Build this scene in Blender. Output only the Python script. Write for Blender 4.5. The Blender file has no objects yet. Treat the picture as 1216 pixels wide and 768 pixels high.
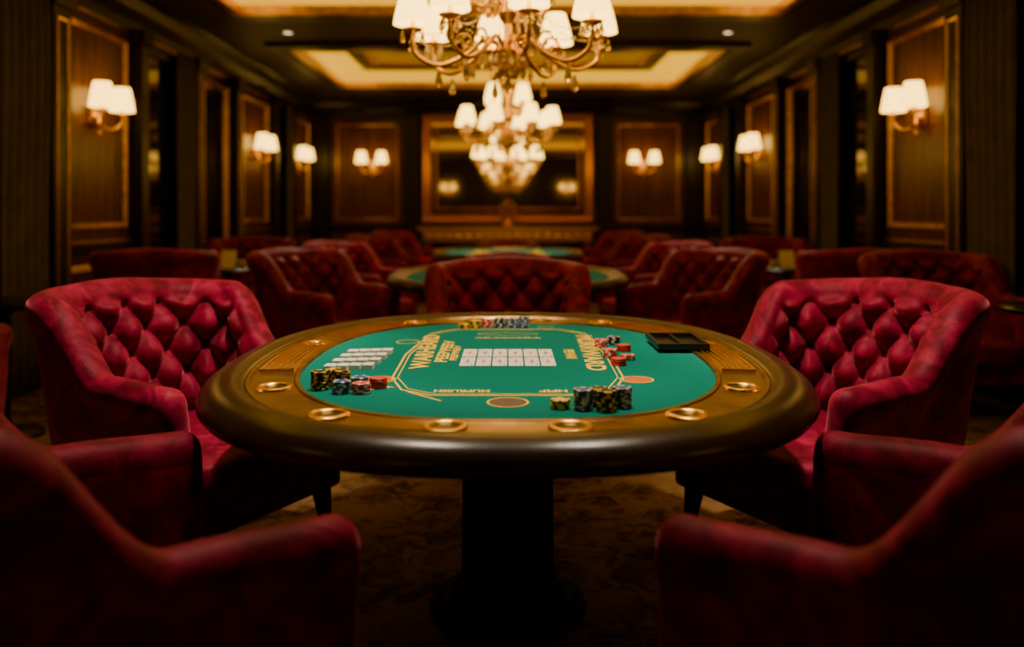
import bpy, bmesh, math, random
from mathutils import Vector, Matrix
random.seed(7)
S = bpy.context.scene
COL = S.collection
pi = math.pi

# ------------------------------------------------------------------ materials
def new_mat(name):
    m = bpy.data.materials.new(name); m.use_nodes = True
    nt = m.node_tree; b = nt.nodes.get("Principled BSDF")
    return m, nt, b
def setin(b, k, v):
    if k in b.inputs: b.inputs[k].default_value = v
def c4(c): return (c[0], c[1], c[2], 1)
def plain(name, col, rough=.5, metal=0, spec=.5, emis=None, estr=0, noise=0, nscale=20, bump=0):
    m, nt, b = new_mat(name)
    setin(b, "Base Color", c4(col)); setin(b, "Roughness", rough); setin(b, "Metallic", metal)
    setin(b, "Specular IOR Level", spec)
    if emis: setin(b, "Emission Color", c4(emis)); setin(b, "Emission Strength", estr)
    if noise or bump:
        tc = nt.nodes.new("ShaderNodeTexCoord"); n = nt.nodes.new("ShaderNodeTexNoise")
        n.inputs["Scale"].default_value = nscale; n.inputs["Detail"].default_value = 4
        nt.links.new(tc.outputs["Object"], n.inputs["Vector"])
        if noise:
            r = nt.nodes.new("ShaderNodeValToRGB")
            r.color_ramp.elements[0].position = .3; r.color_ramp.elements[1].position = .7
            r.color_ramp.elements[0].color = c4([x*(1-noise) for x in col])
            r.color_ramp.elements[1].color = c4([min(1, x*(1+noise)) for x in col])
            nt.links.new(n.outputs["Fac"], r.inputs["Fac"]); nt.links.new(r.outputs["Color"], b.inputs["Base Color"])
        if bump:
            bp = nt.nodes.new("ShaderNodeBump"); bp.inputs["Strength"].default_value = bump; bp.inputs["Distance"].default_value = .01
            nt.links.new(n.outputs["Fac"], bp.inputs["Height"]); nt.links.new(bp.outputs["Normal"], b.inputs["Normal"])
    return m
def velvet(name, dark, mid, lite):
    m, nt, b = new_mat(name)
    tc = nt.nodes.new("ShaderNodeTexCoord")
    n = nt.nodes.new("ShaderNodeTexNoise"); n.inputs["Scale"].default_value = 6.5; n.inputs["Detail"].default_value = 9
    n.inputs["Distortion"].default_value = 1.4; n.inputs["Roughness"].default_value = .66
    nt.links.new(tc.outputs["Object"], n.inputs["Vector"])
    r = nt.nodes.new("ShaderNodeValToRGB")
    r.color_ramp.elements[0].position = .38; r.color_ramp.elements[1].position = .64
    r.color_ramp.elements[0].color = c4(dark); r.color_ramp.elements[1].color = c4(lite)
    e = r.color_ramp.elements.new(.5); e.color = c4(mid)
    nt.links.new(n.outputs["Fac"], r.inputs["Fac"]); nt.links.new(r.outputs["Color"], b.inputs["Base Color"])
    n2 = nt.nodes.new("ShaderNodeTexNoise"); n2.inputs["Scale"].default_value = 260
    nt.links.new(tc.outputs["Object"], n2.inputs["Vector"])
    bp = nt.nodes.new("ShaderNodeBump"); bp.inputs["Strength"].default_value = .25; bp.inputs["Distance"].default_value = .003
    nt.links.new(n2.outputs["Fac"], bp.inputs["Height"]); nt.links.new(bp.outputs["Normal"], b.inputs["Normal"])
    setin(b, "Roughness", .5); setin(b, "Specular IOR Level", .2)
    setin(b, "Specular Tint", (1, .4, .45, 1))
    setin(b, "Sheen Weight", .7); setin(b, "Sheen Roughness", .3); setin(b, "Sheen Tint", (1, .20, .29, 1))
    return m
def wood(name, c1, c2, rough=.3):
    m, nt, b = new_mat(name)
    tc = nt.nodes.new("ShaderNodeTexCoord"); mp = nt.nodes.new("ShaderNodeMapping")
    mp.inputs["Scale"].default_value = (9, 9, 1.0)
    n = nt.nodes.new("ShaderNodeTexNoise"); n.inputs["Scale"].default_value = 2.2; n.inputs["Detail"].default_value = 7; n.inputs["Distortion"].default_value = .6
    r = nt.nodes.new("ShaderNodeValToRGB"); r.color_ramp.elements[0].position = .3; r.color_ramp.elements[1].position = .7
    r.color_ramp.elements[0].color = c4(c1); r.color_ramp.elements[1].color = c4(c2)
    nt.links.new(tc.outputs["Object"], mp.inputs["Vector"]); nt.links.new(mp.outputs["Vector"], n.inputs["Vector"])
    nt.links.new(n.outputs["Fac"], r.inputs["Fac"]); nt.links.new(r.outputs["Color"], b.inputs["Base Color"])
    setin(b, "Roughness", rough)
    return m
M = {}
M['velvet'] = velvet("crimson_velvet", (.105, .0015, .013), (.22, .005, .030), (.40, .014, .062))
M['button'] = plain("button_velvet", (.10, .002, .014), .7)
M['legwood'] = plain("black_wood", (.006, .004, .003), .4)
M['base'] = plain("matte_black_wood", (.004, .003, .002), .75, 0, .15)
M['wall'] = wood("dark_mahogany", (.022, .007, .002), (.055, .017, .004), .3)
M['panel'] = wood("mahogany_panel", (.075, .021, .004), (.19, .056, .011), .27)
M['pilaster'] = wood("ebony_wood", (.008, .003, .001), (.020, .008, .003), .32)
M['gold'] = plain("gilded_metal", (.90, .52, .09), .28, 1.0)
M['goldtrim'] = plain("gilded_trim", (.80, .46, .07), .34, 1.0, noise=.25, nscale=12)
M['brass'] = plain("brass_track", (.36, .19, .05), .30, .9, noise=.35, nscale=14, bump=.1)
M['leather'] = plain("brown_leather", (.038, .017, .006), .28, 0, .55, noise=.3, nscale=9, bump=.05)
M['felt'] = plain("green_felt", (.002, .165, .122), .95, 0, .1, noise=.12, nscale=140, bump=.15)
M['marking'] = plain("yellow_felt_print", (.95, .60, .02), .8)
M['spot'] = plain("orange_felt_print", (.55, .13, .02), .8)
M['spotdark'] = plain("brown_felt_print", (.12, .07, .035), .8)
M['ceil'] = plain("ceiling_paint", (.050, .027, .011), .55, noise=.1, nscale=3)
M['beam'] = wood("ceiling_wood", (.032, .013, .004), (.068, .028, .009), .4)
M['cove'] = plain("glowing_cove", (.02, .01, .0), .6, emis=(1.0, .46, .0), estr=1.35)  # cove faces emit the glow themselves, in place of hidden light strips
M['cove2'] = plain("glowing_gold_ceiling", (.35, .19, .02), .5, emis=(1.0, .46, .0), estr=.25, noise=.2, nscale=3)  # weak emission puts the dim tray glow into the gold panel's material
M['shade'] = plain("lit_fabric_shade", (.5, .35, .12), .8, emis=(1.0, .60, .11), estr=6.0)
M['shade_s'] = plain("lit_sconce_shade", (.5, .35, .12), .8, emis=(1.0, .57, .10), estr=5.5)
M['crystal'] = plain("crystal_glass", (.95, .72, .36), .05, 0, 1.0)
b = M['crystal'].node_tree.nodes["Principled BSDF"]; setin(b, "Transmission Weight", .75); setin(b, "IOR", 1.55)
M['curtain'] = plain("olive_drape", (.13, .10, .06), .8, noise=.2, nscale=8)
M['winglass'] = plain("night_glass", (.012, .010, .010), .05, 0, 1.0)
M['mirror'] = plain("aged_mirror", (.66, .54, .38), .05, 1.0)
M['mirror2'] = plain("smoked_mirror", (.40, .31, .20), .07, 1.0)
M['black'] = plain("black_lacquer", (.008, .007, .007), .25)
M['cardw'] = plain("card_white", (.85, .80, .72), .5)
M['cardr'] = plain("card_red", (.6, .03, .03), .5)
M['cardk'] = plain("card_black", (.02, .02, .05), .5)
M['cy'] = plain("chip_yellow", (.90, .55, .02), .4)
M['ck'] = plain("chip_black", (.015, .015, .018), .4)
M['cb'] = plain("chip_blue", (.03, .07, .20), .4)
M['cr'] = plain("chip_red", (.70, .03, .02), .4)
M['cw'] = plain("chip_white", (.75, .72, .65), .4)
M['disc'] = plain("downlight_lens", (1, .9, .7), .5, emis=(1, .75, .45), estr=4)  # glowing disc of the added fill spots
M['ceramic'] = plain("cream_ceramic", (.7, .6, .45), .4)
# carpet
m, nt, b = new_mat("patterned_carpet")
tc = nt.nodes.new("ShaderNodeTexCoord")
v = nt.nodes.new("ShaderNodeTexVoronoi"); v.inputs["Scale"].default_value = 5.5
n = nt.nodes.new("ShaderNodeTexNoise"); n.inputs["Scale"].default_value = 9; n.inputs["Detail"].default_value = 5; n.inputs["Distortion"].default_value = 2
nt.links.new(tc.outputs["Object"], v.inputs["Vector"]); nt.links.new(tc.outputs["Object"], n.inputs["Vector"])
mx = nt.nodes.new("ShaderNodeMath"); mx.operation = 'MULTIPLY_ADD'; mx.inputs[1].default_value = .35
nt.links.new(v.outputs["Distance"], mx.inputs[0]); nt.links.new(n.outputs["Fac"], mx.inputs[2])
r = nt.nodes.new("ShaderNodeValToRGB")
r.color_ramp.elements[0].position = .46; r.color_ramp.elements[0].color = (.060, .027, .010, 1)
r.color_ramp.elements[1].position = .74; r.color_ramp.elements[1].color = (.26, .15, .05, 1)
e = r.color_ramp.elements.new(.6); e.color = (.13, .066, .023, 1)
nt.links.new(mx.outputs[0], r.inputs["Fac"]); nt.links.new(r.outputs["Color"], b.inputs["Base Color"])
setin(b, "Roughness", .95); setin(b, "Specular IOR Level", .1)
M['carpet'] = m

# ------------------------------------------------------------------ helpers
def finish(name, me, mats, parent=None, smooth=True):
    if not isinstance(mats, (list, tuple)): mats = [mats]
    for mm in mats: me.materials.append(mm)
    if smooth:
        for p in me.polygons: p.use_smooth = True
    o = bpy.data.objects.new(name, me); COL.objects.link(o)
    if parent: o.parent = parent
    return o
def mesh(name, V, F, mats, parent=None, smooth=True, fm=None, autos=None):
    me = bpy.data.meshes.new(name); me.from_pydata([tuple(v) for v in V], [], F)
    if fm:
        for p, i in zip(me.polygons, fm): p.material_index = i
    bm = bmesh.new(); bm.from_mesh(me); bmesh.ops.recalc_face_normals(bm, faces=bm.faces); bm.to_mesh(me); bm.free()
    o = finish(name, me, mats, parent, smooth)
    if autos:
        me.set_sharp_from_angle(angle=math.radians(autos))
    return o
def empty(name, loc=(0, 0, 0), rz=0, label=None, cat=None, group=None):
    o = bpy.data.objects.new(name, None); o.empty_display_size = .1
    COL.objects.link(o); o.location = loc; o.rotation_euler = (0, 0, rz)
    tag(o, label, cat, group); return o
def tag(o, label=None, cat=None, group=None):
    if label: o["label"] = label
    if cat: o["category"] = cat
    if group: o["group"] = group
    return o
def st(o): o["kind"] = "structure"; return o
class G:
    """geometry accumulator"""
    def __init__(s): s.V = []; s.F = []; s.m = []
    def add(s, V, F, mi=0):
        o = len(s.V); s.V += [tuple(v) for v in V]; s.F += [[i+o for i in f] for f in F]; s.m += [mi]*len(F)
    def box(s, x0, x1, y0, y1, z0, z1, mi=0, f=None):
        V = [(x, y, z) for z in (z0, z1) for y in (y0, y1) for x in (x0, x1)]
        if f: V = [f(*v) for v in V]
        s.add(V, [[0, 1, 3, 2], [4, 6, 7, 5], [0, 4, 5, 1], [1, 5, 7, 3], [3, 7, 6, 2], [2, 6, 4, 0]], mi)
    def lathe(s, prof, n=20, c=(0, 0, 0), mi=0, cap=True, mod=None):
        V = []
        for (r, z) in prof:
            for i in range(n):
                a = 2*pi*i/n; rr = r*(mod(a) if mod else 1)
                V.append((c[0]+rr*math.cos(a), c[1]+rr*math.sin(a), c[2]+z))
        F = []
        for j in range(len(prof)-1):
            for i in range(n):
                k = (i+1) % n; F.append([j*n+i, j*n+k, (j+1)*n+k, (j+1)*n+i])
        if cap:
            F.append(list(range(n))[::-1]); F.append([(len(prof)-1)*n+i for i in range(n)])
        s.add(V, F, mi)
    def tube(s, P, r, n=8, mi=0):
        P = [Vector(p) for p in P]; V = []; F = []
        rs = r if isinstance(r, (list, tuple)) else [r]*len(P)
        for j, p in enumerate(P):
            t = (P[min(j+1, len(P)-1)]-P[max(j-1, 0)]).normalized()
            u = t.cross(Vector((0, 0, 1)))
            if u.length < 1e-3: u = Vector((1, 0, 0))
            u.normalize(); w = u.cross(t)
            for i in range(n):
                a = 2*pi*i/n; V.append(p+u*(rs[j]*math.cos(a))+w*(rs[j]*math.sin(a)))
        for j in range(len(P)-1):
            for i in range(n):
                k = (i+1) % n; F.append([j*n+i, j*n+k, (j+1)*n+k, (j+1)*n+i])
        F.append(list(range(n))); F.append([(len(P)-1)*n+i for i in range(n)])
        s.add(V, F, mi)
    def obj(s, name, mats, parent=None, smooth=True, autos=40):
        return mesh(name, s.V, s.F, mats, parent, smooth, s.m, autos if smooth else None)
def bez(P, n=20):
    P = [Vector(p) for p in P]; out = []
    for i in range(len(P)-1):
        p0 = P[max(i-1, 0)]; p1 = P[i]; p2 = P[i+1]; p3 = P[min(i+2, len(P)-1)]
        for k in range(n):
            t = k/n
            out.append(.5*((2*p1)+(p2-p0)*t+(2*p0-5*p1+4*p2-p3)*t*t+(3*p1-p0-3*p2+p3)*t**3))
    out.append(P[-1]); return out
def sstep(a, b, x):
    t = max(0, min(1, (x-a)/(b-a))); return t*t*(3-2*t)
def copy_thing(root, loc, rz, label=None):
    def rec(o, par):
        c = o.copy(); COL.objects.link(c)
        if par: c.parent = par; c.matrix_parent_inverse = o.matrix_parent_inverse.copy()
        for ch in list(o.children): rec(ch, c)
        return c
    r = rec(root, None); r.location = loc; r.rotation_euler = (0, 0, rz)
    if label: r["label"] = label
    return r

# ------------------------------------------------------------------ room
XW, YB, YR, ZC = 3.3, 14.0, -2.0, 3.09
g = G(); g.box(-XW-.2, XW+.2, YR-.2, YB+.2, -.1, 0); st(g.obj("floor", M['carpet'], smooth=False))
g = G(); g.box(-XW-.2, -XW, YR-.2, YB+.2, 0, 3.6); st(g.obj("wall_left", M['wall'], smooth=False))
g = G(); g.box(XW, XW+.2, YR-.2, YB+.2, 0, 3.6); st(g.obj("wall_right", M['wall'], smooth=False))
g = G(); g.box(-XW, XW, YB, YB+.2, 0, 3.6); st(g.obj("wall_back", M['wall'], smooth=False))
g = G(); g.box(-XW, XW, YR-.2, YR, 0, 3.6); st(g.obj("wall_front", M['wall'], smooth=False))
trays = [(-2.5, 2.5, 3.0, 7.8), (-2.42, 2.42, 9.6, 12.4)]
g = G()
ZT = 3.32
g.box(-XW, -2.5, YR, YB, ZC, 3.6); g.box(2.5, XW, YR, YB, ZC, 3.6)
for a, b_ in ((YR, 3.0), (7.8, 9.6), (12.4, YB)): g.box(-2.5, 2.5, a, b_, ZC, 3.6)
for (x0, x1, y0, y1) in trays: g.box(x0-.1, x1+.1, y0, y1, ZT, 3.6)
g.box(-2.5, -2.42, 9.6, 12.4, ZC, 3.6); g.box(2.42, 2.5, 9.6, 12.4, ZC, 3.6)
st(g.obj("ceiling", M['ceil'], smooth=False))
tn = [0]
def trim(g, mat, smooth=False, nm="trim"):
    tn[0] += 1
    return st(g.obj("%s_%d" % (nm, tn[0]), mat, smooth=smooth))
def rectring(g, x0, x1, y0, y1, w, z0, z1):
    g.box(x0, x1, y0, y0+w, z0, z1); g.box(x0, x1, y1-w, y1, z0, z1)
    g.box(x0, x0+w, y0+w, y1-w, z0, z1); g.box(x1-w, x1, y0+w, y1-w, z0, z1)
for (x0, x1, y0, y1) in trays:
    g = G(); rectring(g, x0, x1, y0, y1, .02, ZC+.03, ZT); trim(g, M['cove'])
    g = G(); rectring(g, x0+.02, x1-.02, y0+.02, y1-.02, .36, ZT-.015, ZT); trim(g, M['cove'])
    g = G(); rectring(g, x0+.38, x1-.38, y0+.38, y1-.38, .16, ZT-.09, ZT); trim(g, M['beam'])
    g = G(); rectring(g, x0+.54, x1-.54, y0+.54, y1-.54, .07, ZT-.06, ZT); trim(g, M['goldtrim'])
    g = G(); g.box(x0+.61, x1-.61, y0+.61, y1-.61, ZT-.012, ZT); trim(g, M['cove2'])
    g = G(); rectring(g, x0-.06, x1+.06, y0-.06, y1+.06, .09, ZC-.05, ZC+.03); trim(g, M['goldtrim'])
    g = G(); rectring(g, x0-.28, x1+.28, y0-.28, y1+.28, .18, ZC-.05, ZC); trim(g, M['beam'])
for sgn in (-1, 1):
    g = G()
    prof = [(0, ZC-.30), (.03, ZC-.30), (.04, ZC-.22), (.10, ZC-.14), (.13, ZC-.06), (.20, ZC-.03), (.20, ZC), (0, ZC)]
    V = [(sgn*(XW-o), y, z) for y in (YR, YB) for (o, z) in prof]; n_ = len(prof)
    g.add(V, [[i, (i+1) % n_, n_+(i+1) % n_, n_+i] for i in range(n_)]); trim(g, M['pilaster'])
    g = G(); f0 = lambda x, y, z: (sgn*(XW-x), y, z)
    g.box(0, .035, YR, YB, ZC-.335, ZC-.305, f=f0); trim(g, M['goldtrim'])
g = G()
V = [(x, YB-o, z) for x in (-XW, XW) for (o, z) in prof]
g.add(V, [[i, (i+1) % n_, n_+(i+1) % n_, n_+i] for i in range(n_)]); trim(g, M['pilaster'])
for nm, bx in (("left", (-XW, -XW+.03, YR, YB)), ("right", (XW-.03, XW, YR, YB)), ("back", (-XW+.03, XW-.03, YB-.03, YB))):
    g = G(); g.box(bx[0], bx[1], bx[2], bx[3], 0, .16); st(g.obj("baseboard_"+nm, M['pilaster'], smooth=False))

def moulding(fn, u0, u1, z0, z1, w, t, mat=None):
    g = G()
    prof = [(0, 0), (0, t*.6), (w*.25, t), (w*.5, t*.55), (w*.75, t*.8), (w, t*.3), (w, 0)]
    V = []
    for (o, h) in prof:
        for (u, z) in ((u0+o, z0+o), (u1-o, z0+o), (u1-o, z1-o), (u0+o, z1-o)): V.append(fn(u, h, z))
    F = []
    for j in range(len(prof)-1):
        for i in range(4):
            k = (i+1) % 4; F.append([j*4+i, j*4+k, (j+1)*4+k, (j+1)*4+i])
    g.add(V, F)
    return g
def slab(fn, u0, u1, z0, z1, t0, t1):
    g = G(); g.box(u0, u1, t0, t1, z0, z1, f=lambda x, y, z: fn(x, y, z)); return g
wn = [0]
def curtain(fn, u0, u1, z0, z1, lab):
    N = 60; K = 8; V = []; F = []
    for j in range(K+1):
        z = z0+(z1-z0)*j/K
        for i in range(N+1):
            t = i/N; amp = .035*(.7+.3*math.cos(j))
            V.append(fn(u0+(u1-u0)*t, .10+amp*math.sin(t*2*pi*5.3+.3*math.sin(j*.7)), z))
    for j in range(K):
        for i in range(N):
            a = j*(N+1)+i; F.append([a, a+1, a+N+2, a+N+1])
    o = mesh("curtain", V, F, M['curtain'])
    md = o.modifiers.new("s", 'SOLIDIFY'); md.thickness = .006
    tag(o, lab, "curtain", "floor-length window curtains"); return o

def sconce_build(name="wall_sconce"):
    R = empty(name, label="gilded two-arm wall sconce with lit cream shades", cat="wall lamp", group="wall sconces")
    g = G()
    g.lathe([(.0, 0), (.05, 0), (.065, .012), (.045, .02), (.03, .035), (.018, .05), (0, .05)], 18, cap=False)
    g.V = [(x, -z, y*1.7) for x, y, z in g.V]
    p = g.obj("backplate", M['gold'], R)
    g = G(); g.lathe([(0, -.16), (.012, -.15), (.02, -.13), (.01, -.11), (.016, -.08), (.028, -.05), (.014, -.02), (.012, .05), (.02, .07), (0, .09)], 12, c=(0, -.06, 0), cap=False)
    g.obj("stem", M['gold'], R)
    for s_ in (-1, 1):
        g = G()
        P = bez([(0, -.06, -.04), (s_*.05, -.09, -.09), (s_*.12, -.13, -.085), (s_*.165, -.16, -.03), (s_*.165, -.16, .03)], 8)
        g.tube(P, .008, 8)
        g.lathe([(0, .0), (.03, .008), (.034, .014), (.014, .02), (.014, .09), (0, .09)], 14, c=(s_*.165, -.16, .02), cap=False)
        a = g.obj("arm", M['gold'], R)
        g = G(); pr = [(.098, 0), (.092, .05), (.080, .12), (.064, .19)]
        g.lathe(pr, 24, c=(s_*.165, -.16, .06), cap=False)
        g.lathe([(.010, .12), (.028, .14), (.03, .16), (.0, .19)], 12, c=(s_*.165, -.16, .0), cap=False)
        sh = g.obj("lamp_shade", M['shade_s'], a)
        md = sh.modifiers.new("s", 'SOLIDIFY'); md.thickness = .003
    return R
sconce0 = None
def sconce(loc, rz):
    global sconce0
    if sconce0 is None:
        sconce0 = sconce_build(); sconce0.location = loc; sconce0.rotation_euler = (0, 0, rz)
    else: copy_thing(sconce0, loc, rz)

ZS = 1.96
for sgn in (-1, 1):
    fn = lambda u, o, z, s=sgn: (s*(XW-o), u, z)
    for (a, b_) in ((1.9, 2.15), (4.15, 4.35), (5.86, 6.10), (7.28, 7.42), (8.60, 8.80), (9.86, 10.08), (11.50, 11.66), (12.48, 12.62), (13.85, 14.0)):
        g = G()
        g.box(a, b_, 0, .14, 0, ZC-.3, f=lambda x, y, z: fn(x, y, z))
        g.box(a-.03, b_+.03, 0, .17, 0, .26, f=lambda x, y, z: fn(x, y, z))
        g.box(a-.03, b_+.03, 0, .17, ZC-.42, ZC-.3, f=lambda x, y, z: fn(x, y, z))
        trim(g, M['pilaster'])
        if b_-a > .19:
            trim(moulding(lambda u, o, z: fn(u, o+.14, z), a+.04, b_-.04, .35, ZC-.5, .018, .012), M['goldtrim'])
    for (a, b_) in ((-1.9, 1.85), (2.2, 4.1), (6.10, 7.28), (10.08, 11.50), (12.62, 13.85)):
        trim(slab(fn, a+.02, b_-.02, 1.0, ZC-.34, 0, .03), M['panel'])
        trim(moulding(lambda u, o, z: fn(u, o+.03, z), a+.09, b_-.09, 1.08, ZC-.42, .045, .03), M['goldtrim'])
        trim(slab(fn, a, b_, .90, .97, 0, .07), M['pilaster'])
        trim(slab(fn, a, b_, .97, .99, 0, .055), M['goldtrim'])
        trim(slab(fn, a+.02, b_-.02, .16, .88, 0, .03), M['panel'])
        trim(moulding(lambda u, o, z: fn(u, o+.03, z), a+.09, b_-.09, .24, .80, .05, .025), M['goldtrim'])
    for k, (a, b_, c0, c1) in enumerate(((4.35, 5.86, 5.30, 5.83), (7.42, 8.60, 8.15, 8.57), (11.66, 12.48, 12.20, 12.46))):
        wn[0] += 1
        g = G()
        g.box(a, b_, .0, .02, .15, ZC-.36, 1, f=lambda x, y, z: fn(x, y, z))
        for uu in (a, b_-.05): g.box(uu, uu+.05, .02, .06, .15, ZC-.36, 0, f=lambda x, y, z: fn(x, y, z))
        for zz in (.15, ZC-.44): g.box(a, b_, .02, .055, zz, zz+.07, 0, f=lambda x, y, z: fn(x, y, z))
        st(g.obj("window_%d" % wn[0], [M['pilaster'], M['winglass']], smooth=False))
        curtain(fn, c0, c1, .02, ZC-.32, "olive-beige pleated drape beside a tall dark window")
    R = empty("wall_mirror", label="tall narrow wall mirror in slim gilded frame", cat="mirror", group="tall wall mirrors")
    moulding(fn, 8.86, 9.82, .62, 2.66, .05, .05).obj("mirror_frame", M['goldtrim'], R, smooth=False)
    slab(fn, 8.90, 9.78, .66, 2.62, 0, .015).obj("mirror_glass", M['mirror2'], R, smooth=False)
    for yy in (0.4, 6.62, 10.85, 12.95):
        sconce((sgn*(XW-.03), yy, ZS), -sgn*pi/2)
fb = lambda u, o, z: (u, YB-o, z)
for sgn in (-1, 1):
    for (a, b_) in ((1.50, 1.70), (2.95, 3.15)):
        u0, u1 = (a, b_) if sgn > 0 else (-b_, -a)
        g = G(); g.box(u0, u1, 0, .14, 0, ZC-.3, f=fb); g.box(u0-.03, u1+.03, 0, .17, 0, .26, f=fb); g.box(u0-.03, u1+.03, 0, .17, ZC-.42, ZC-.3, f=fb)
        trim(g, M['pilaster'])
    u0, u1 = (1.74, 2.92) if sgn > 0 else (-2.92, -1.74)
    trim(slab(fb, u0, u1, 1.0, ZC-.34, 0, .03), M['panel'])
    trim(moulding(lambda u, o, z: fb(u, o+.03, z), u0+.08, u1-.08, 1.08, ZC-.42, .03, .02), M['goldtrim'])
    trim(slab(fb, u0, u1, .90, .97, 0, .07), M['pilaster'])
    trim(slab(fb, u0, u1, .16, .88, 0, .03), M['panel'])
    sconce((sgn*2.24, YB-.03, ZS), 0)
    sconce((sgn*2.1, YR, ZS), pi)
R = empty("large_mirror", label="large rectangular mirror in thick ornate gold frame", cat="mirror")
g = moulding(fb, -1.44, 1.44, 1.02, 2.86, .17, .10)
for i in range(44):
    for (u, z) in ((-1.36+i*2.72/43, 1.10), (-1.36+i*2.72/43, 2.78)):
        g.lathe([(0, 0), (.03, .004), (.02, .02), (0, .028)], 8, c=(0, 0, 0), cap=False)
        k = 32; g.V[-k:] = [fb(u+x, .085+zz, z+y) for x, y, zz in g.V[-k:]]
g.obj("mirror_frame", M['gold'], R, smooth=False)
slab(fb, -1.28, 1.28, 1.18, 2.70, 0, .02).obj("mirror_glass", M['mirror'], R, smooth=False)
moulding(lambda u, o, z: fb(u, o+.02, z), -1.20, 1.20, 1.26, 2.62, .03, .02).obj("inner_frame", M['goldtrim'], R, smooth=False)
R = empty("console_table", label="long gilded console table below the large mirror", cat="console table")
g = G(); g.box(-1.45, 1.45, 13.40, 13.84, .93, .98); g.box(-1.41, 1.41, 13.43, 13.84, .90, .93); g.obj("table_top", M['gold'], R, smooth=False)
g = G(); g.box(-1.36, 1.36, 13.46, 13.82, .74, .90)
for i in range(17): g.lathe([(0, 0), (.05, .01), (.03, .02), (0, .03)], 8, c=(0, 0, 0), cap=False); g.V[-32:] = [(-1.28+i*.16+x, 13.46-z, .82+y) for x, y, z in g.V[-32:]]
g.obj("apron", M['gold'], R, smooth=False)
for x in (-1.28, -.45, .45, 1.28):
    for y in (13.52, 13.76):
        g = G(); g.lathe([(.03, 0), (.045, .03), (.02, .08), (.03, .4), (.05, .6), (.035, .68), (.055, .74)], 12, c=(x, y, 0)); g.obj("leg", M['gold'], R)
g = G(); g.lathe([(0, 0), (.10, 0), (.11, .02), (.05, .05), (.035, .09), (.06, .12), (.13, .20), (.15, .28), (.11, .35), (.06, .38), (.07, .41), (.0, .44)], 22, c=(0, 13.6, .98), cap=False)
u = g.obj("gold_urn", M['gold']); tag(u, "lidded gilded urn standing on the console table", "urn")

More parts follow.
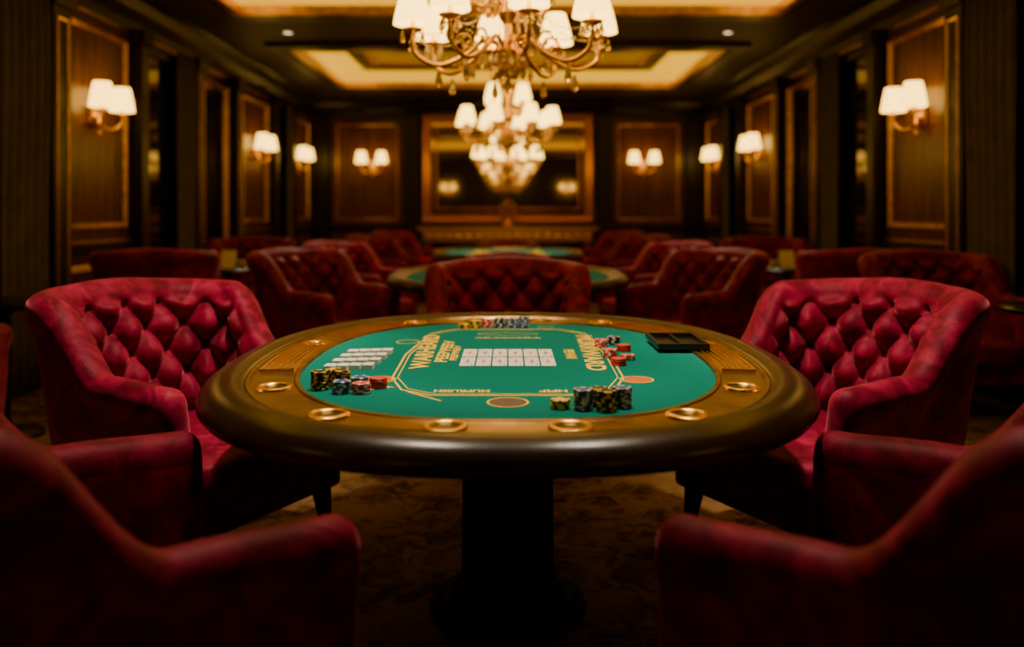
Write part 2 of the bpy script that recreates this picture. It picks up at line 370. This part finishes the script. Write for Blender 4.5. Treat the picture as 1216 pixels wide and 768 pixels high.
# ------------------------------------------------------------------ chair
def chair_build():
    R = empty("armchair", label="crimson velvet button-tufted armchair with dark tapered legs", cat="armchair", group="velvet armchairs")
    wc, yb, RR, yf = .355, -.31, .19, .30
    s1 = wc-RR; s2 = s1+RR*pi/2; SM = s2+(yf-(yb+RR))
    def path(s):
        a = abs(s); sg = 1 if s >= 0 else -1
        if a < s1: p = (a, yb); n = (0, -1)
        elif a < s2:
            th = (a-s1)/RR; p = (s1+RR*math.sin(th), yb+RR-RR*math.cos(th)); n = (math.sin(th), -math.cos(th))
        else: p = (wc, yb+RR+(a-s2)); n = (1, 0)
        return (sg*p[0], p[1]), (sg*n[0], n[1])
    def H(s):
        a = abs(s)
        return .960-.028*sstep(0, .40, a) - .230*sstep(.38, .62, a) - .012*sstep(.65, SM, a)
    def arm(s): return sstep(.34, .62, abs(s))
    def LN(s): return .20*(1-sstep(.12, .56, abs(s)))+.03
    PX, PZ = .150, .178
    Z0 = .515
    def section(s):
        h = H(s); am = arm(s); t = .120-.010*am; r = t/2
        pts = []
        lean = LN(s)
        NI = 54; zi = [.20]+[.38+(h-r-.38)*i/NI for i in range(NI+1)]
        for z in zi:
            o = -r
            mk = (1-sstep(.42, .54, abs(s)))*sstep(.44, .50, z)*(1-sstep(h-r-.03, h-r, z))
            a = s/PX+(z-Z0)/PZ; b_ = s/PX-(z-Z0)/PZ
            pf = (abs(math.sin(pi*a))*abs(math.sin(pi*b_)))**.5
            da = a-round(a); db = b_-round(b_)
            pit = math.exp(-(da*da+db*db)/.014)
            o -= mk*(.070*pf-.030-.020*pit)
            o -= .012*(1-mk)*math.sin(pi*min(1, max(0, (z-.38)/(h-r-.38))))
            pts.append((o, z))
        for i in range(1, 12):
            th = pi-pi*i/12; rr = r*(1+.10*math.sin(th))
            pts.append((rr*math.cos(th), h-r+rr*math.sin(th)))
        NO = 18
        for i in range(NO+1):
            z = h-r-(h-r-.20)*i/NO
            ind = .018*(1-sstep(h-r-.07, h-r-.015, z))
            o = r-ind-.02*(1-sstep(.2, .5, z))
            pts.append((o, z))
        return pts, lean
    def ring(s, sc=0, fw=0):
        (px, py), (nx, ny) = path(s); pts, lean = section(s); out = []
        zc = (H(s)+.2)/2+.0
        for (o, z) in pts:
            if sc: o = o*math.cos(sc); z = zc+(z-zc)*(1-(1-math.cos(sc))*.20)
            ln = lean*max(0, z-.42)
            out.append((px+nx*(o+ln), py+ny*(o+ln)+fw, z))
        return out
    def build(name, slist, capA, capB):
        rings = []
        def caps(s): return [ring(s, a, .05*math.sin(a)) for a in (.25, .5, .75, 1.0, 1.25, 1.45)]
        if capA: rings += caps(slist[0])[::-1]
        for s in slist: rings.append(ring(s))
        if capB: rings += caps(slist[-1])
        n = len(rings[0]); V = [p for r in rings for p in r]; F = []
        for j in range(len(rings)-1):
            for i in range(n):
                k = (i+1) % n; F.append([j*n+i, j*n+k, (j+1)*n+k, (j+1)*n+i])
        if capA: F.append(list(range(n))[::-1])
        if capB: F.append([(len(rings)-1)*n+i for i in range(n)])
        return mesh(name, V, F, M['velvet'], R, True)
    sb = .66
    build("backrest", [-sb+2*sb*i/160 for i in range(161)], False, False)
    build("armrest", [sb+(SM-sb)*i/14 for i in range(15)], False, True)
    build("armrest", [-SM+(SM-sb)*i/14 for i in range(15)], True, False)
    g = G()
    for i in range(-8, 9):
        for j in range(-8, 9):
            s = (i+j)*PX/2; z = Z0+(i-j)*PZ/2
            if abs(s) < .46 and .48 < z < H(s)-.09:
                (px, py), (nx, ny) = path(s); lean = LN(s)
                o = -(.120-.01*arm(s))/2+.044+lean*(z-.42)-.010
                c = Vector((px+nx*o, py+ny*o, z))
                k0 = len(g.V)
                g.lathe([(0, -.007), (.008, -.005), (.011, 0), (.008, .005), (0, .007)], 10, cap=False)
                ax = Vector((-nx, -ny, 0)); q = Vector((0, 0, 1)).rotation_difference(ax)
                g.V[k0:] = [tuple(c+q @ Vector(v)) for v in g.V[k0:]]
    g.obj("tufting_buttons", M['button'], R)["kind"] = "stuff"
    def pillow(name, cx, cy, cz, ax, ay, az, e1=.35, e2=.3, mat=None):
        V = []; F = []; NU, NV = 48, 20
        f = lambda w, e: math.copysign(abs(w)**e, w)
        for j in range(NV+1):
            ph = -pi/2+pi*j/NV
            for i in range(NU):
                th = 2*pi*i/NU
                V.append((cx+ax*f(math.cos(ph), e1)*f(math.cos(th), e2), cy+ay*f(math.cos(ph), e1)*f(math.sin(th), e2), cz+az*f(math.sin(ph), e1)))
        for j in range(NV):
            for i in range(NU):
                k = (i+1) % NU; F.append([j*NU+i, j*NU+k, (j+1)*NU+k, (j+1)*NU+i])
        return mesh(name, V, F, mat or M['velvet'], R)
    pillow("seat_cushion", 0, .04, .385, .300, .335, .075)
    g = G(); g.box(-.30, .30, -.26, .32, .20, .32); o = g.obj("seat_base", M['velvet'], R, smooth=False)
    md = o.modifiers.new("b", 'BEVEL'); md.width = .015; md.segments = 3
    for (x, y) in ((-.33, .28), (.33, .28), (-.27, -.27), (.27, -.27)):
        g = G(); kx = .02 if x > 0 else -.02; ky = .02 if y > 0 else -.05
        V = []
        for (t, r) in ((0, .013), (.5, .019), (1, .027)):
            for (a, b_) in ((-1, -1), (1, -1), (1, 1), (-1, 1)):
                V.append((x+kx*(1-t)+a*r, y+ky*(1-t)+b_*r, .215*t))
        F = [[0, 3, 2, 1], [8, 9, 10, 11]]
        for j in range(2):
            for i in range(4): k = (i+1) % 4; F.append([j*4+i, j*4+k, j*4+4+k, j*4+4+i])
        g.add(V, F); g.obj("leg", M['legwood'], R, smooth=False)
    return R
chair0 = chair_build()
def ang(fx, fy): return math.atan2(fy, fx)-pi/2
first = [True]
def chair(x, y, fx, fy, label=None, sc=1):
    if first[0]:
        first[0] = False; chair0.location = (x, y, 0); chair0.rotation_euler = (0, 0, ang(fx, fy))
        if label: chair0["label"] = label
        return chair0
    c = copy_thing(chair0, (x, y, 0), ang(fx, fy), label)
    c.scale = (sc, sc, sc); return c
for s_ in (-1, 1):
    chair(s_*.765, 1.510, -s_*.76, .65)
    chair(s_*1.09, 2.93, -s_*.88, -.47)
    chair(s_*1.24, 5.75, -s_*.88, -.47)
    chair(s_*1.26, 7.35, -s_*.95, -.3)
    chair(s_*1.28, 9.35, -s_*.95, -.3)
    chair(s_*1.34, 11.6, -s_*.95, -.3)
    chair(s_*2.56, 6.20, s_*.25, .97, "crimson velvet armchair turned toward a small cafe table")
    chair(s_*2.58, 8.35, s_*-.1, -.95, "crimson velvet armchair turned toward a small cafe table")
chair(0, 4.28, 0, -1)
chair(0, 7.40, 0, -1, "low crimson velvet tufted armchair at the table's end", .88)
chair(0, 10.85, 0, -1, "low crimson velvet tufted armchair at the table's end", .88)
chair(2.70, 5.20, .0, -1, "crimson velvet armchair beside a dark side table")
chair(-2.66, 3.55, -.2, 1, "crimson velvet armchair beside a dark side table")

def cafe():
    R = empty("cafe_table", label="small round dark wooden cafe table on pedestal", cat="table", group="cafe tables")
    g = G(); g.lathe([(0, .70), (.27, .70), (.285, .71), (.285, .725), (.27, .735), (0, .735)], 32, cap=False); g.obj("table_top", M['black'], R)
    g = G(); g.lathe([(0, 0), (.2, 0), (.2, .02), (.05, .05), (.03, .1), (.035, .4), (.03, .65), (.08, .70)], 20); g.obj("pedestal", M['black'], R)
    return R
c0 = cafe(); c0.location = (-2.40, 7.25, 0)
tabs = [(2.40, 7.25), (-2.72, 4.55), (2.80, 4.25)]
for t in tabs: copy_thing(c0, (t[0], t[1], 0), 0)
def cup(x, y, z):
    g = G(); g.lathe([(0, 0), (.022, 0), (.03, .02), (.038, .07), (.035, .07), (.026, .02), (0, .01)], 16, c=(x, y, z), cap=False)
    o = g.obj("cup", M['ceramic']); tag(o, "small cream ceramic cup on the cafe table", "cup", "cups on cafe tables")
def menu(x, y, z):
    g = G(); g.box(-.06, .06, -.002, .002, 0, .15, f=lambda a, b_, c: (x+a, y+b_-.0+c*.25, z+c)); g.box(-.06, .06, -.002, .002, 0, .15, f=lambda a, b_, c: (x+a, y+b_+.075-c*.25, z+c))
    o = g.obj("menu_card", M['cardw'], smooth=False); tag(o, "folded cream menu card standing on the cafe table", "menu card", "menu cards")
for s_ in (-1, 1):
    cup(s_*2.25, 7.12, .735); cup(s_*2.48, 7.40, .735); menu(s_*2.38, 7.15, .735)

# ------------------------------------------------------------------ poker table
TA, TB, TN = .845, 1.055, 2.35
NR = 160
base = []
for i in range(NR):
    th = 2*pi*i/NR; c, s = math.cos(th), math.sin(th)
    base.append(Vector((TA*math.copysign(abs(c)**(2/TN), c), TB*math.copysign(abs(s)**(2/TN), s))))
def resample(P, n):
    L = [0]
    for i in range(len(P)): L.append(L[-1]+(P[(i+1) % len(P)]-P[i]).length)
    out = []
    for k in range(n):
        d = L[-1]*k/n
        for i in range(len(P)):
            if L[i+1] >= d: t = (d-L[i])/max(1e-9, L[i+1]-L[i]); out.append(P[i].lerp(P[(i+1) % len(P)], t)); break
    return out
base = resample(base, NR)
nrm = []
for i in range(NR):
    t = (base[(i+1) % NR]-base[i-1]).normalized(); nrm.append(Vector((-t.y, t.x)))
def off(i, o): return base[i]+nrm[i]*o
def sweep(prof, i0=0, i1=None, closed_prof=False):
    V = []; F = []
    full = i1 is None
    idx = list(range(NR)) if full else [k % NR for k in range(i0, i1+1)]
    m_ = len(prof)
    for i in idx:
        for (o, z) in prof:
            p = off(i, o); V.append((p.x, p.y, z))
    n = len(idx)
    for a in range(n if full else n-1):
        b_ = (a+1) % n
        for j in range(m_ if closed_prof else m_-1):
            k = (j+1) % m_; F.append([a*m_+j, b_*m_+j, b_*m_+k, a*m_+k])
    return V, F
FZ = .762
def table_build(fo=.253, full=True):
    """fo: distance of felt edge from the outer rim"""
    R = empty("poker_table", label="oval casino card table, green felt, brass track, padded brown leather rim", cat="card table", group="card tables")
    k_ = 1 if full else .62
    prof = [(o*k_, z) for o, z in [(.120, .755), (.119, .768), (.110, .779), (.088, .785), (.06, .783), (.032, .774), (.012, .760), (.001, .742), (.001, .730), (.010, .718), (.028, .712), (.04, .711)]]
    V, F = sweep(prof); mesh("padded_rim", V, F, M['leather'], R)
    V, F = sweep([(.024, .714), (.03, .710), (.07, .708), (.12, .708), (.22, .708), (.30, .708), (.34, .708), (.45, .708)])
    cap = [i*8+7 for i in range(NR)]
    F.append(cap); mesh("table_body", V, F, M['legwood'], R)
    V, F = sweep([(.115*k_, .766), (.120*k_, .773), (.128*k_, .773), (.133*k_, .765), (fo-.013, .765), (fo-.009, .7685), (fo+.001, .7685), (fo+.005, .760)])
    mesh("brass_track", V, F, M['brass'], R, autos=30)
    V = [(off(i, fo).x, off(i, fo).y, FZ) for i in range(NR)]
    F = [list(range(NR))]; mesh("felt_surface", V, F, M['felt'], R, smooth=False)
    if full:
        for side in (0, 1):
            for (lo, hi) in ((-7, 7), (12, 24)):
                i0 = (0 if side == 0 else NR//2)
                if side == 0: a, b_ = i0+lo, i0+hi
                else: a, b_ = i0-hi, i0-lo
                g = G()
                for (o, w) in ((.142, .006), (.160, .005), (.178, .005), (.196, .005), (.214, .005), (.230, .006)):
                    V, F = sweep([(o-w/2, .764), (o-w/2, .772), (o+w/2, .772), (o+w/2, .764)], a+NR, b_+NR, True)
                    g.add(V, F)
                for k in (a, b_):
                    p = off(k % NR, .139); q = off(k % NR, .233); d = (q-p).normalized(); w = Vector((-d.y, d.x))*.004
                    V = [(*(p+w), .764), (*(p-w), .764), (*(q-w), .764), (*(q+w), .764), (*(p+w), .773), (*(p-w), .773), (*(q-w), .773), (*(q+w), .773)]
                    g.add(V, [[0, 1, 2, 3], [4, 7, 6, 5], [0, 4, 5, 1], [1, 5, 6, 2], [2, 6, 7, 3], [3, 7, 4, 0]])
                g.obj("chip_rail", M['gold'], R, smooth=False)
        for (tx, ty) in ((.145, -.86), (.40, -.78), (.62, -.47), (.66, .24), (.38, .78), (.14, .87)):
            for sg in (-1, 1):
                i = min(range(NR), key=lambda k: (off(k, .187)-Vector((sg*tx, ty))).length)
                p = off(i, .187)
                g = G(); g.lathe([(.030, .7665), (.032, .7690), (.036, .7725), (.042, .7730), (.047, .7700), (.048, .7655)], 32, c=(p.x, p.y, 0), cap=False)
                c_ = g.obj("cup_holder", M['gold'], R)
                g = G(); g.lathe([(.0, .7662), (.018, .7663), (.031, .7670)], 24, c=(p.x, p.y, 0), cap=False)
                g.obj("cup_well", M['black'], c_)
    g = G()
    pr = [(.172, .02), (.176, .05), (.150, .08), (.142, .11), (.140, .40), (.142, .56), (.16, .60), (.19, .64), (.26, .68), (.34, .708)]
    g.lathe(pr, 96, mod=lambda a: 1-.07*abs(math.sin(a*10))**.6)
    g.obj("pedestal_column", M['legwood'], R)
    g = G(); g.lathe([(0, 0), (.235, 0), (.24, .010), (.235, .022), (.21, .028), (.20, .04), (.0, .04)], 48, cap=False)
    g.obj("pedestal_base", M['base'], R)
    z1 = FZ+.0008
    def flatring(g, cx, cy, a, b_, n, w, mi, N=96):
        V = []
        for k in range(N):
            th = 2*pi*k/N; c, s = math.cos(th), math.sin(th)
            ux = math.copysign(abs(c)**(2/n), c); uy = math.copysign(abs(s)**(2/n), s)
            V.append((cx+a*ux, cy+b_*uy, z1)); V.append((cx+(a-w)*ux, cy+(b_-w)*uy, z1))
        g.add(V, [[2*k, 2*((k+1) % N), 2*((k+1) % N)+1, 2*k+1] for k in range(N)], mi)
    def disc(g, cx, cy, r, mi, z=z1-.0003, N=40):
        g.add([(cx+r*math.cos(2*pi*k/N), cy+r*math.sin(2*pi*k/N), z) for k in range(N)], [list(range(N))], mi)
    g = G()
    def poly(P, w):
        n = len(P); P = [Vector(p) for p in P]; V = []
        cen = Vector((0, .04))
        for p in P:
            d = (p-cen).normalized(); V.append((p.x, p.y, z1)); q = p-d*w*1.3; V.append((q.x, q.y, z1))
        g.add(V, [[2*k, 2*((k+1) % n), 2*((k+1) % n)+1, 2*k+1] for k in range(n)], 0)
    poly([(-.19, -.545), (.19, -.545), (.27, -.48), (.315, -.33), (.325, .05), (.285, .52), (.20, .63), (-.20, .63), (-.285, .52), (-.325, .05), (-.315, -.33), (-.27, -.48)], .006)
    poly([(-.18, -.527), (.18, -.527), (.255, -.465), (.30, -.32), (.31, .05), (.272, .505), (.19, .612), (-.19, .612), (-.272, .505), (-.31, .05), (-.30, -.32), (-.255, -.465)], .0035)
    for s_ in (-1, 1):
        flatring(g, s_*.345, .31, .040, .045, 2, .004, 0)
        flatring(g, s_*.345, -.345, .046, .048, 2, .005, 0); disc(g, s_*.345, -.345, .042, 1)
        g.box(s_*.25-.004, s_*.25+.004, -.60, -.50, z1-.0002, z1, 0, f=lambda x, y, z: (x+s_*(y+.5)*.9, y, z))
        flatring(g, s_*.15, .70, .03, .02, 2, .003, 0)
    flatring(g, 0, -.615, .050, .052, 2, .005, 0); disc(g, 0, -.615, .045, 2)
    flatring(g, 0, .50, .11, .035, 2, .004, 0)
    extra = [g.obj("felt_marking", [M['marking'], M['spot'], M['spotdark']], R, smooth=False)]
    def text(body, x, y, size, rz, sx=1.0, sy=1.0):
        cu = bpy.data.curves.new("t", 'FONT'); cu.body = body; cu.size = size; cu.align_x = 'CENTER'; cu.align_y = 'CENTER'
        cu.offset = size*.035
        to = bpy.data.objects.new("t", cu); COL.objects.link(to)
        bpy.context.view_layer.update()
        me = bpy.data.meshes.new_from_object(to.evaluated_get(bpy.context.evaluated_depsgraph_get()))
        bpy.data.objects.remove(to)
        me.transform(Matrix.Translation((x, y, z1+.0002)) @ Matrix.Rotation(rz, 4, 'Z') @ Matrix.Diagonal((sx, sy, 1, 1)))
        me.materials.clear(); o = finish("felt_lettering", me, M['marking'], R, False); extra.append(o); return o
    text("WARHEARD", -.262, .14, .076, pi/2+.03, 1.55)
    text("PEEBPEEV", -.200, .12, .052, pi/2, 1.9)
    text("PEEBPEEV", -.165, .08, .030, pi/2, 2.2)
    text("MURRWARD", .262, .12, .076, -pi/2-.03, 1.55)
    text("PEWAI", .195, .06, .045, -pi/2, 1.3)
    text("MUPRUISH", -.115, -.490, .040, pi, .75)
    text("HPIP", .115, -.490, .040, pi, .9)
    text("VINTA", -.33, -.46, .028, .5, 1)
    text("ARAWARA", 0, .40, .030, 0, 1.6)
    if not full:
        for o in extra: o.scale = (1.22, 1.1, 1)
    return R
t0 = table_build(); t0.location = (0, 2.6, 0)
t1 = table_build(.135, False); t1.location = (0, 6.0, 0)
copy_thing(t1, (0, 9.4, 0), 0)

# ------------------------------------------------------------------ chips, cards
def chip_mesh(name, c1, c2):
    N = 32; r = .0225; h = .0050
    V = [(0, 0, 0)]+[((r-.001)*math.cos(2*pi*k/N), (r-.001)*math.sin(2*pi*k/N), 0) for k in range(N)]
    V += [(r*math.cos(2*pi*k/N), r*math.sin(2*pi*k/N), .0008) for k in range(N)]
    V += [(r*math.cos(2*pi*k/N), r*math.sin(2*pi*k/N), h-.0008) for k in range(N)]
    V += [((r-.001)*math.cos(2*pi*k/N), (r-.001)*math.sin(2*pi*k/N), h) for k in range(N)]
    V += [(.014*math.cos(2*pi*k/N), .014*math.sin(2*pi*k/N), h) for k in range(N)]+[(0, 0, h)]
    F = []; mi = []
    for k in range(N):
        q = (k+1) % N; st_ = 1 if (k//2) % 3 == 0 else 0
        F.append([0, 1+q, 1+k]); mi.append(0)
        for l in range(3): F.append([1+l*N+k, 1+l*N+q, 1+(l+1)*N+q, 1+(l+1)*N+k]); mi.append(st_)
        F.append([1+3*N+k, 1+3*N+q, 1+4*N+q, 1+4*N+k]); mi.append(st_)
        F.append([1+4*N+k, 1+4*N+q, 1+5*N]); mi.append(0)
    me = bpy.data.meshes.new(name); me.from_pydata(V, [], F)
    for p, i in zip(me.polygons, mi): p.material_index = i
    me.materials.append(c1); me.materials.append(c2); return me
chips = {'y': (chip_mesh("chip_y", M['ck'], M['cy']), "black and yellow"), 'yy': (chip_mesh("chip_yy", M['cy'], M['ck']), "yellow"),
         'b': (chip_mesh("chip_b", M['cb'], M['cw']), "dark blue"), 'r': (chip_mesh("chip_r", M['cr'], M['cw']), "red"),
         'k': (chip_mesh("chip_k", M['ck'], M['cw']), "black and white"), 'rr': (chip_mesh("chip_rr", M['cr'], M['cr']), "plain red")}
def stack(kind, x, y, n, where, z=FZ+.0012):
    me, cn = chips[kind]
    for i in range(n):
        o = bpy.data.objects.new("poker_chip", me); COL.objects.link(o)
        o.location = (x+random.uniform(-.0008, .0008), y+random.uniform(-.0008, .0008), z+i*.0051)
        o.rotation_euler = (0, 0, random.uniform(0, 6))
        tag(o, "%s striped poker chip stacked on the green felt" % cn, "poker chip", where)
gA, gB, gC, gD = "chips beside the white card blocks", "chips at the table's near edge", "red chips beside the black tray", "row of chips at the dealer position"
stack('y', -.475, 2.130, 9, gA); stack('y', -.425, 2.150, 9, gA); stack('yy', -.45, 2.185, 8, gA)
stack('b', -.412, 2.085, 6, gA); stack('b', -.375, 2.135, 6, gA); stack('r', -.362, 2.085, 5, gA); stack('rr', -.33, 2.15, 5, gA)
stack('yy', .120, 1.925, 4, gB); stack('b', .172, 1.915, 9, gB); stack('y', .222, 1.900, 9, gB); stack('b', .262, 1.935, 9, gB); stack('y', .212, 1.950, 8, gB)
stack('rr', .325, 2.47, 4, gC); stack('r', .315, 2.60, 5, gC); stack('r', .365, 2.56, 3, gC); stack('rr', .375, 2.72, 4, gC); stack('k', .36, 2.86, 5, gC); stack('r', .31, 2.80, 5, gC)
stack('yy', -.125, 3.27, 5, gD); stack('r', -.078, 3.28, 6, gD); stack('k', -.031, 3.28, 7, gD); stack('b', .016, 3.28, 7, gD); stack('b', .063, 3.28, 8, gD); stack('yy', -.17, 3.26, 3, gD)
stack('r', -.05, 6.35, 5, "chips on the next table"); stack('k', .02, 6.35, 6, "chips on the next table")
def rrect(g, x0, x1, y0, y1, z0, z1, r=.004, mi=0):
    P = []
    for (cx, cy, a0) in ((x1-r, y1-r, 0), (x0+r, y1-r, pi/2), (x0+r, y0+r, pi), (x1-r, y0+r, 1.5*pi)):
        for k in range(4): a = a0+k*pi/6; P.append((cx+r*math.cos(a), cy+r*math.sin(a)))
    n = len(P); V = [(x, y, z0) for x, y in P]+[(x, y, z1) for x, y in P]
    g.add(V, [list(range(n))[::-1], list(range(n, 2*n))]+[[i, (i+1) % n, n+(i+1) % n, n+i] for i in range(n)], mi)
for r_ in range(2):
    for c_ in range(6):
        g = G(); w, h = .0215, .072
        rrect(g, -w, w, -h, h, 0, .0008)
        mi = 1 if (r_+c_) % 2 else 2
        for (px, py, s_) in ((0, 0, .009), (-.014, .055, .005), (.014, -.055, .005), (0, .03, .005), (0, -.03, .005)):
            g.add([(px, py-s_*1.5, .0009), (px+s_, py, .0009), (px, py+s_*1.5, .0009), (px-s_, py, .0009)], [[0, 1, 2, 3]], mi)
        o = g.obj("playing_card", [M['cardw'], M['cardr'], M['cardk']], smooth=False)
        o.location = (-.120+c_*.048, 2.52+r_*.155, FZ+.0012)
        tag(o, "face-up white playing card laid on the felt", "playing card", "cards laid out on the felt")
for k in range(4):
    g = G()
    for q in range(4): rrect(g, -.07+q*.036, -.038+q*.036, -.024, .024, 0, .010+.001*q, .003)
    o = g.obj("gaming_plaque", M['cardw'], smooth=False); o.location = (-.455+k*.006, 2.42+k*.085, FZ+.0002)
    tag(o, "row of white plaques lying on the felt", "gaming plaque", "white plaques on the felt")
R = empty("card_tray", (.56, 2.80, .7735), 0, "shallow black lacquered card tray at the felt's edge", "tray")
g = G(); g.box(-.082, .082, -.125, .125, 0, .005); g.obj("tray_bottom", M['black'], R, smooth=False)
g = G(); rectring(g, -.082, .082, -.125, .125, .009, .005, .019); g.box(-.004, .004, -.116, .116, .005, .016); g.obj("tray_rim", M['legwood'], R, smooth=False)

# ------------------------------------------------------------------ chandelier
def chandelier_build():
    R = empty("chandelier", label="gilded crystal chandelier with curved arms and lit cream shades", cat="chandelier", group="chandeliers in a row")
    g = G(); g.lathe([(0, -.19), (.012, -.185), (.02, -.165), (.01, -.15), (.03, -.135), (.06, -.11), (.075, -.08), (.05, -.05), (.02, -.03), (.018, .05), (.035, .07), (.05, .10), (.03, .14), (.015, .17), (.015, .30), (.03, .32), (.05, .36), (.025, .42), (.012, .46), (.01, .60), (.0, .62)], 24, cap=False)
    g.obj("stem", M['gold'], R)
    pend = G()
    DP = [(0, 0), (.004, -.004), (.008, -.020), (.011, -.036), (.007, -.048), (0, -.054)]
    gd = G(); gd.lathe([(r*1.6, z*1.6) for r, z in DP], 6, cap=False)
    d0 = gd.obj("crystal_pendant", M['crystal'], R, smooth=False); d0.location = (0, 0, -.19)
    def big(c):
        o = d0.copy(); COL.objects.link(o); o.location = c
    def drop(c, s=1.0): pend.lathe([(r*s, z*s) for r, z in DP], 6, c=c, cap=False)
    def bead(c, r): pend.lathe([(0, -r), (r*.8, -r*.5), (r*.8, r*.5), (0, r)], 6, c=c, cap=False)
    for tier, (n, rad, z0, sc, ph) in enumerate(((8, .44, 0, .95, .2), (4, .20, .22, .9, .5))):
        for k in range(n):
            a = 2*pi*k/n+ph; ca, sa = math.cos(a), math.sin(a)
            def P(r, z): return (r*ca, r*sa, z)
            g = G()
            if tier == 0: pts = [P(.03, -.06), P(.10, -.02), P(.20, -.10), P(.32, -.15), P(.42, -.11), P(.44, -.04), P(.44, 0)]
            else: pts = [P(.02, .14), P(.07, .18), P(.13, .12), P(.19, .14), P(.20, .22)]
            g.tube(bez(pts, 7), .0105, 8)
            if tier == 0:
                sp = [P(.20+.05*math.cos(t*.9)*(1-t/9), -.045+.05*math.sin(t*.9)*(1-t/9)) for t in range(9)]
                g.tube(bez(sp, 3), .006, 6)
            g.lathe([(0, -.012), (.02, -.008), (.045, .004), (.048, .010), (.02, .012), (.012, .02), (.012, .09), (0, .09)], 14, c=P(rad, z0), cap=False)
            arm_ = g.obj("arm", M['gold'], R)
            g = G(); g.lathe([(.092*sc, 0), (.085*sc, .04), (.070*sc, .10), (.052*sc, .155)], 24, c=P(rad, z0+.03), cap=False)
            g.lathe([(.010, .0), (.024, .02), (.024, .04), (0, .075)], 10, c=P(rad, z0+.08), cap=False)
            sh = g.obj("lamp_shade", M['shade'], arm_); md = sh.modifiers.new("s", 'SOLIDIFY'); md.thickness = .003
            for q in range(4):
                aa = a+q*pi/2; drop((rad*ca+.045*math.cos(aa), rad*sa+.045*math.sin(aa), z0), 1.1)
            big(P(rad, z0-.02))
            if tier == 0: big(P(.32, -.17)); drop(P(.20, -.12), 1.3)
            a2 = 2*pi*(k+1)/n+ph
            A = Vector(P(rad, z0)); B = Vector((rad*math.cos(a2), rad*math.sin(a2), z0))
            for q in range(1, 14):
                t = q/14; p = A.lerp(B, t); p.z -= .09*math.sin(pi*t); bead(p, .006)
            if tier == 0:
                A = Vector(P(.44, 0)); B = Vector((.03*ca, .03*sa, .33))
                for q in range(1, 24):
                    t = q/24; p = A.lerp(B, t); p.z -= .13*math.sin(pi*t); bead(p, .0055)
    for k in range(14):
        a = 2*pi*k/14; drop((.075*math.cos(a), .075*math.sin(a), -.09), 1.5)
        drop((.04*math.cos(a), .04*math.sin(a), -.14), 1.2)
    o = pend.obj("bead_strands", M['crystal'], R, smooth=False); o["kind"] = "stuff"
    return R
ch0 = chandelier_build(); ZH = 2.03
chs = [ch0]; ch0.location = (0, 3.9, ZH)
chs.append(copy_thing(ch0, (0, 8.15, ZH), .3)); chs.append(copy_thing(ch0, (0, 11.9, ZH-.08), .1))
for c_, top in zip(chs, (ZT-.012, ZC, ZT+.068)):
    g = G(); L = top-ZH
    n_ = int((L-.62)/.035)
    for k in range(n_+1):
        zc = .61+k*.035+.01; ax = k % 2
        Pn = [((.009*math.cos(t)) if ax else 0, 0 if ax else .009*math.cos(t), zc+.021*math.sin(t)) for t in [2*pi*q/8 for q in range(9)]]
        g.tube(Pn, .003, 5)
    g.lathe([(.02, L-.06), (.05, L-.04), (.07, L-.01), (.07, L)], 20)
    g.obj("chain", M['gold'], c_)

# ------------------------------------------------------------------ lighting
def spot(x, y, e, size=75, zc=ZC, tgt=None, blend=.8, col=(1, .82, .60)):  # spotlights added to brighten tables and chairs, with a made-up ceiling fixture
    R = empty("ceiling_downlight", (x, y, zc), 0, "added small round brass ceiling downlight", "added light", "added fill lights")
    g = G(); g.lathe([(.045, -.004), (.055, -.012), (.065, -.008), (.068, 0)], 24, cap=False); g.obj("ring", M['gold'], R)
    g = G(); g.lathe([(0, -.003), (.045, -.003)], 24, cap=False); g.obj("lens", M['disc'], R, smooth=False)
    L = bpy.data.lights.new("downlight", 'SPOT'); L.energy = e; L.spot_size = math.radians(size); L.spot_blend = blend
    L.color = col; L.shadow_soft_size = .05
    o = bpy.data.objects.new("fillspot_bulb", L); COL.objects.link(o); o.parent = R; o.location = (0, 0, -.03)
    if tgt:
        d = Vector(tgt)-Vector((x, y, zc-.03)); o.rotation_euler = d.to_track_quat('-Z', 'Y').to_euler()
spot(0, 2.3, 270, 52, tgt=(0, 2.65, .76))
for s_ in (-1, 1):
    spot(s_*.45, 2.6, 270, 50, tgt=(s_*1.3, 2.95, .75))
    spot(s_*.55, 2.4, 120, 56, tgt=(s_*.95, 1.5, .6))
    spot(s_*.9, 8.7, 110, 70, tgt=(s_*1.0, 7.0, .5))
    spot(s_*2.3, 8.8, 60, 50, tgt=(s_*2.4, 7.2, .7))
spot(0, 8.0, 300, 50, tgt=(0, 6.1, .7))
spot(0, 8.9, 260, 50, tgt=(0, 9.4, .7))
spot(0, 2.8, 190, 36, tgt=(0, 4.65, .85))

W = bpy.data.worlds.new("W"); S.world = W; W.use_nodes = True
W.node_tree.nodes["Background"].inputs[0].default_value = (.02, .012, .008, 1); W.node_tree.nodes["Background"].inputs[1].default_value = .3

cam = bpy.data.cameras.new("camera"); co = bpy.data.objects.new("camera", cam); COL.objects.link(co)
co.location = (0, 0, 1.21); co.rotation_euler = (pi/2, 0, 0)
cam.sensor_width = 36; cam.lens = 29.6; cam.shift_y = -132/1216; cam.shift_x = 5/1216
cam.dof.use_dof = True; cam.dof.focus_distance = 2.35; cam.dof.aperture_fstop = 1.25
cam.clip_start = .05
S.camera = co
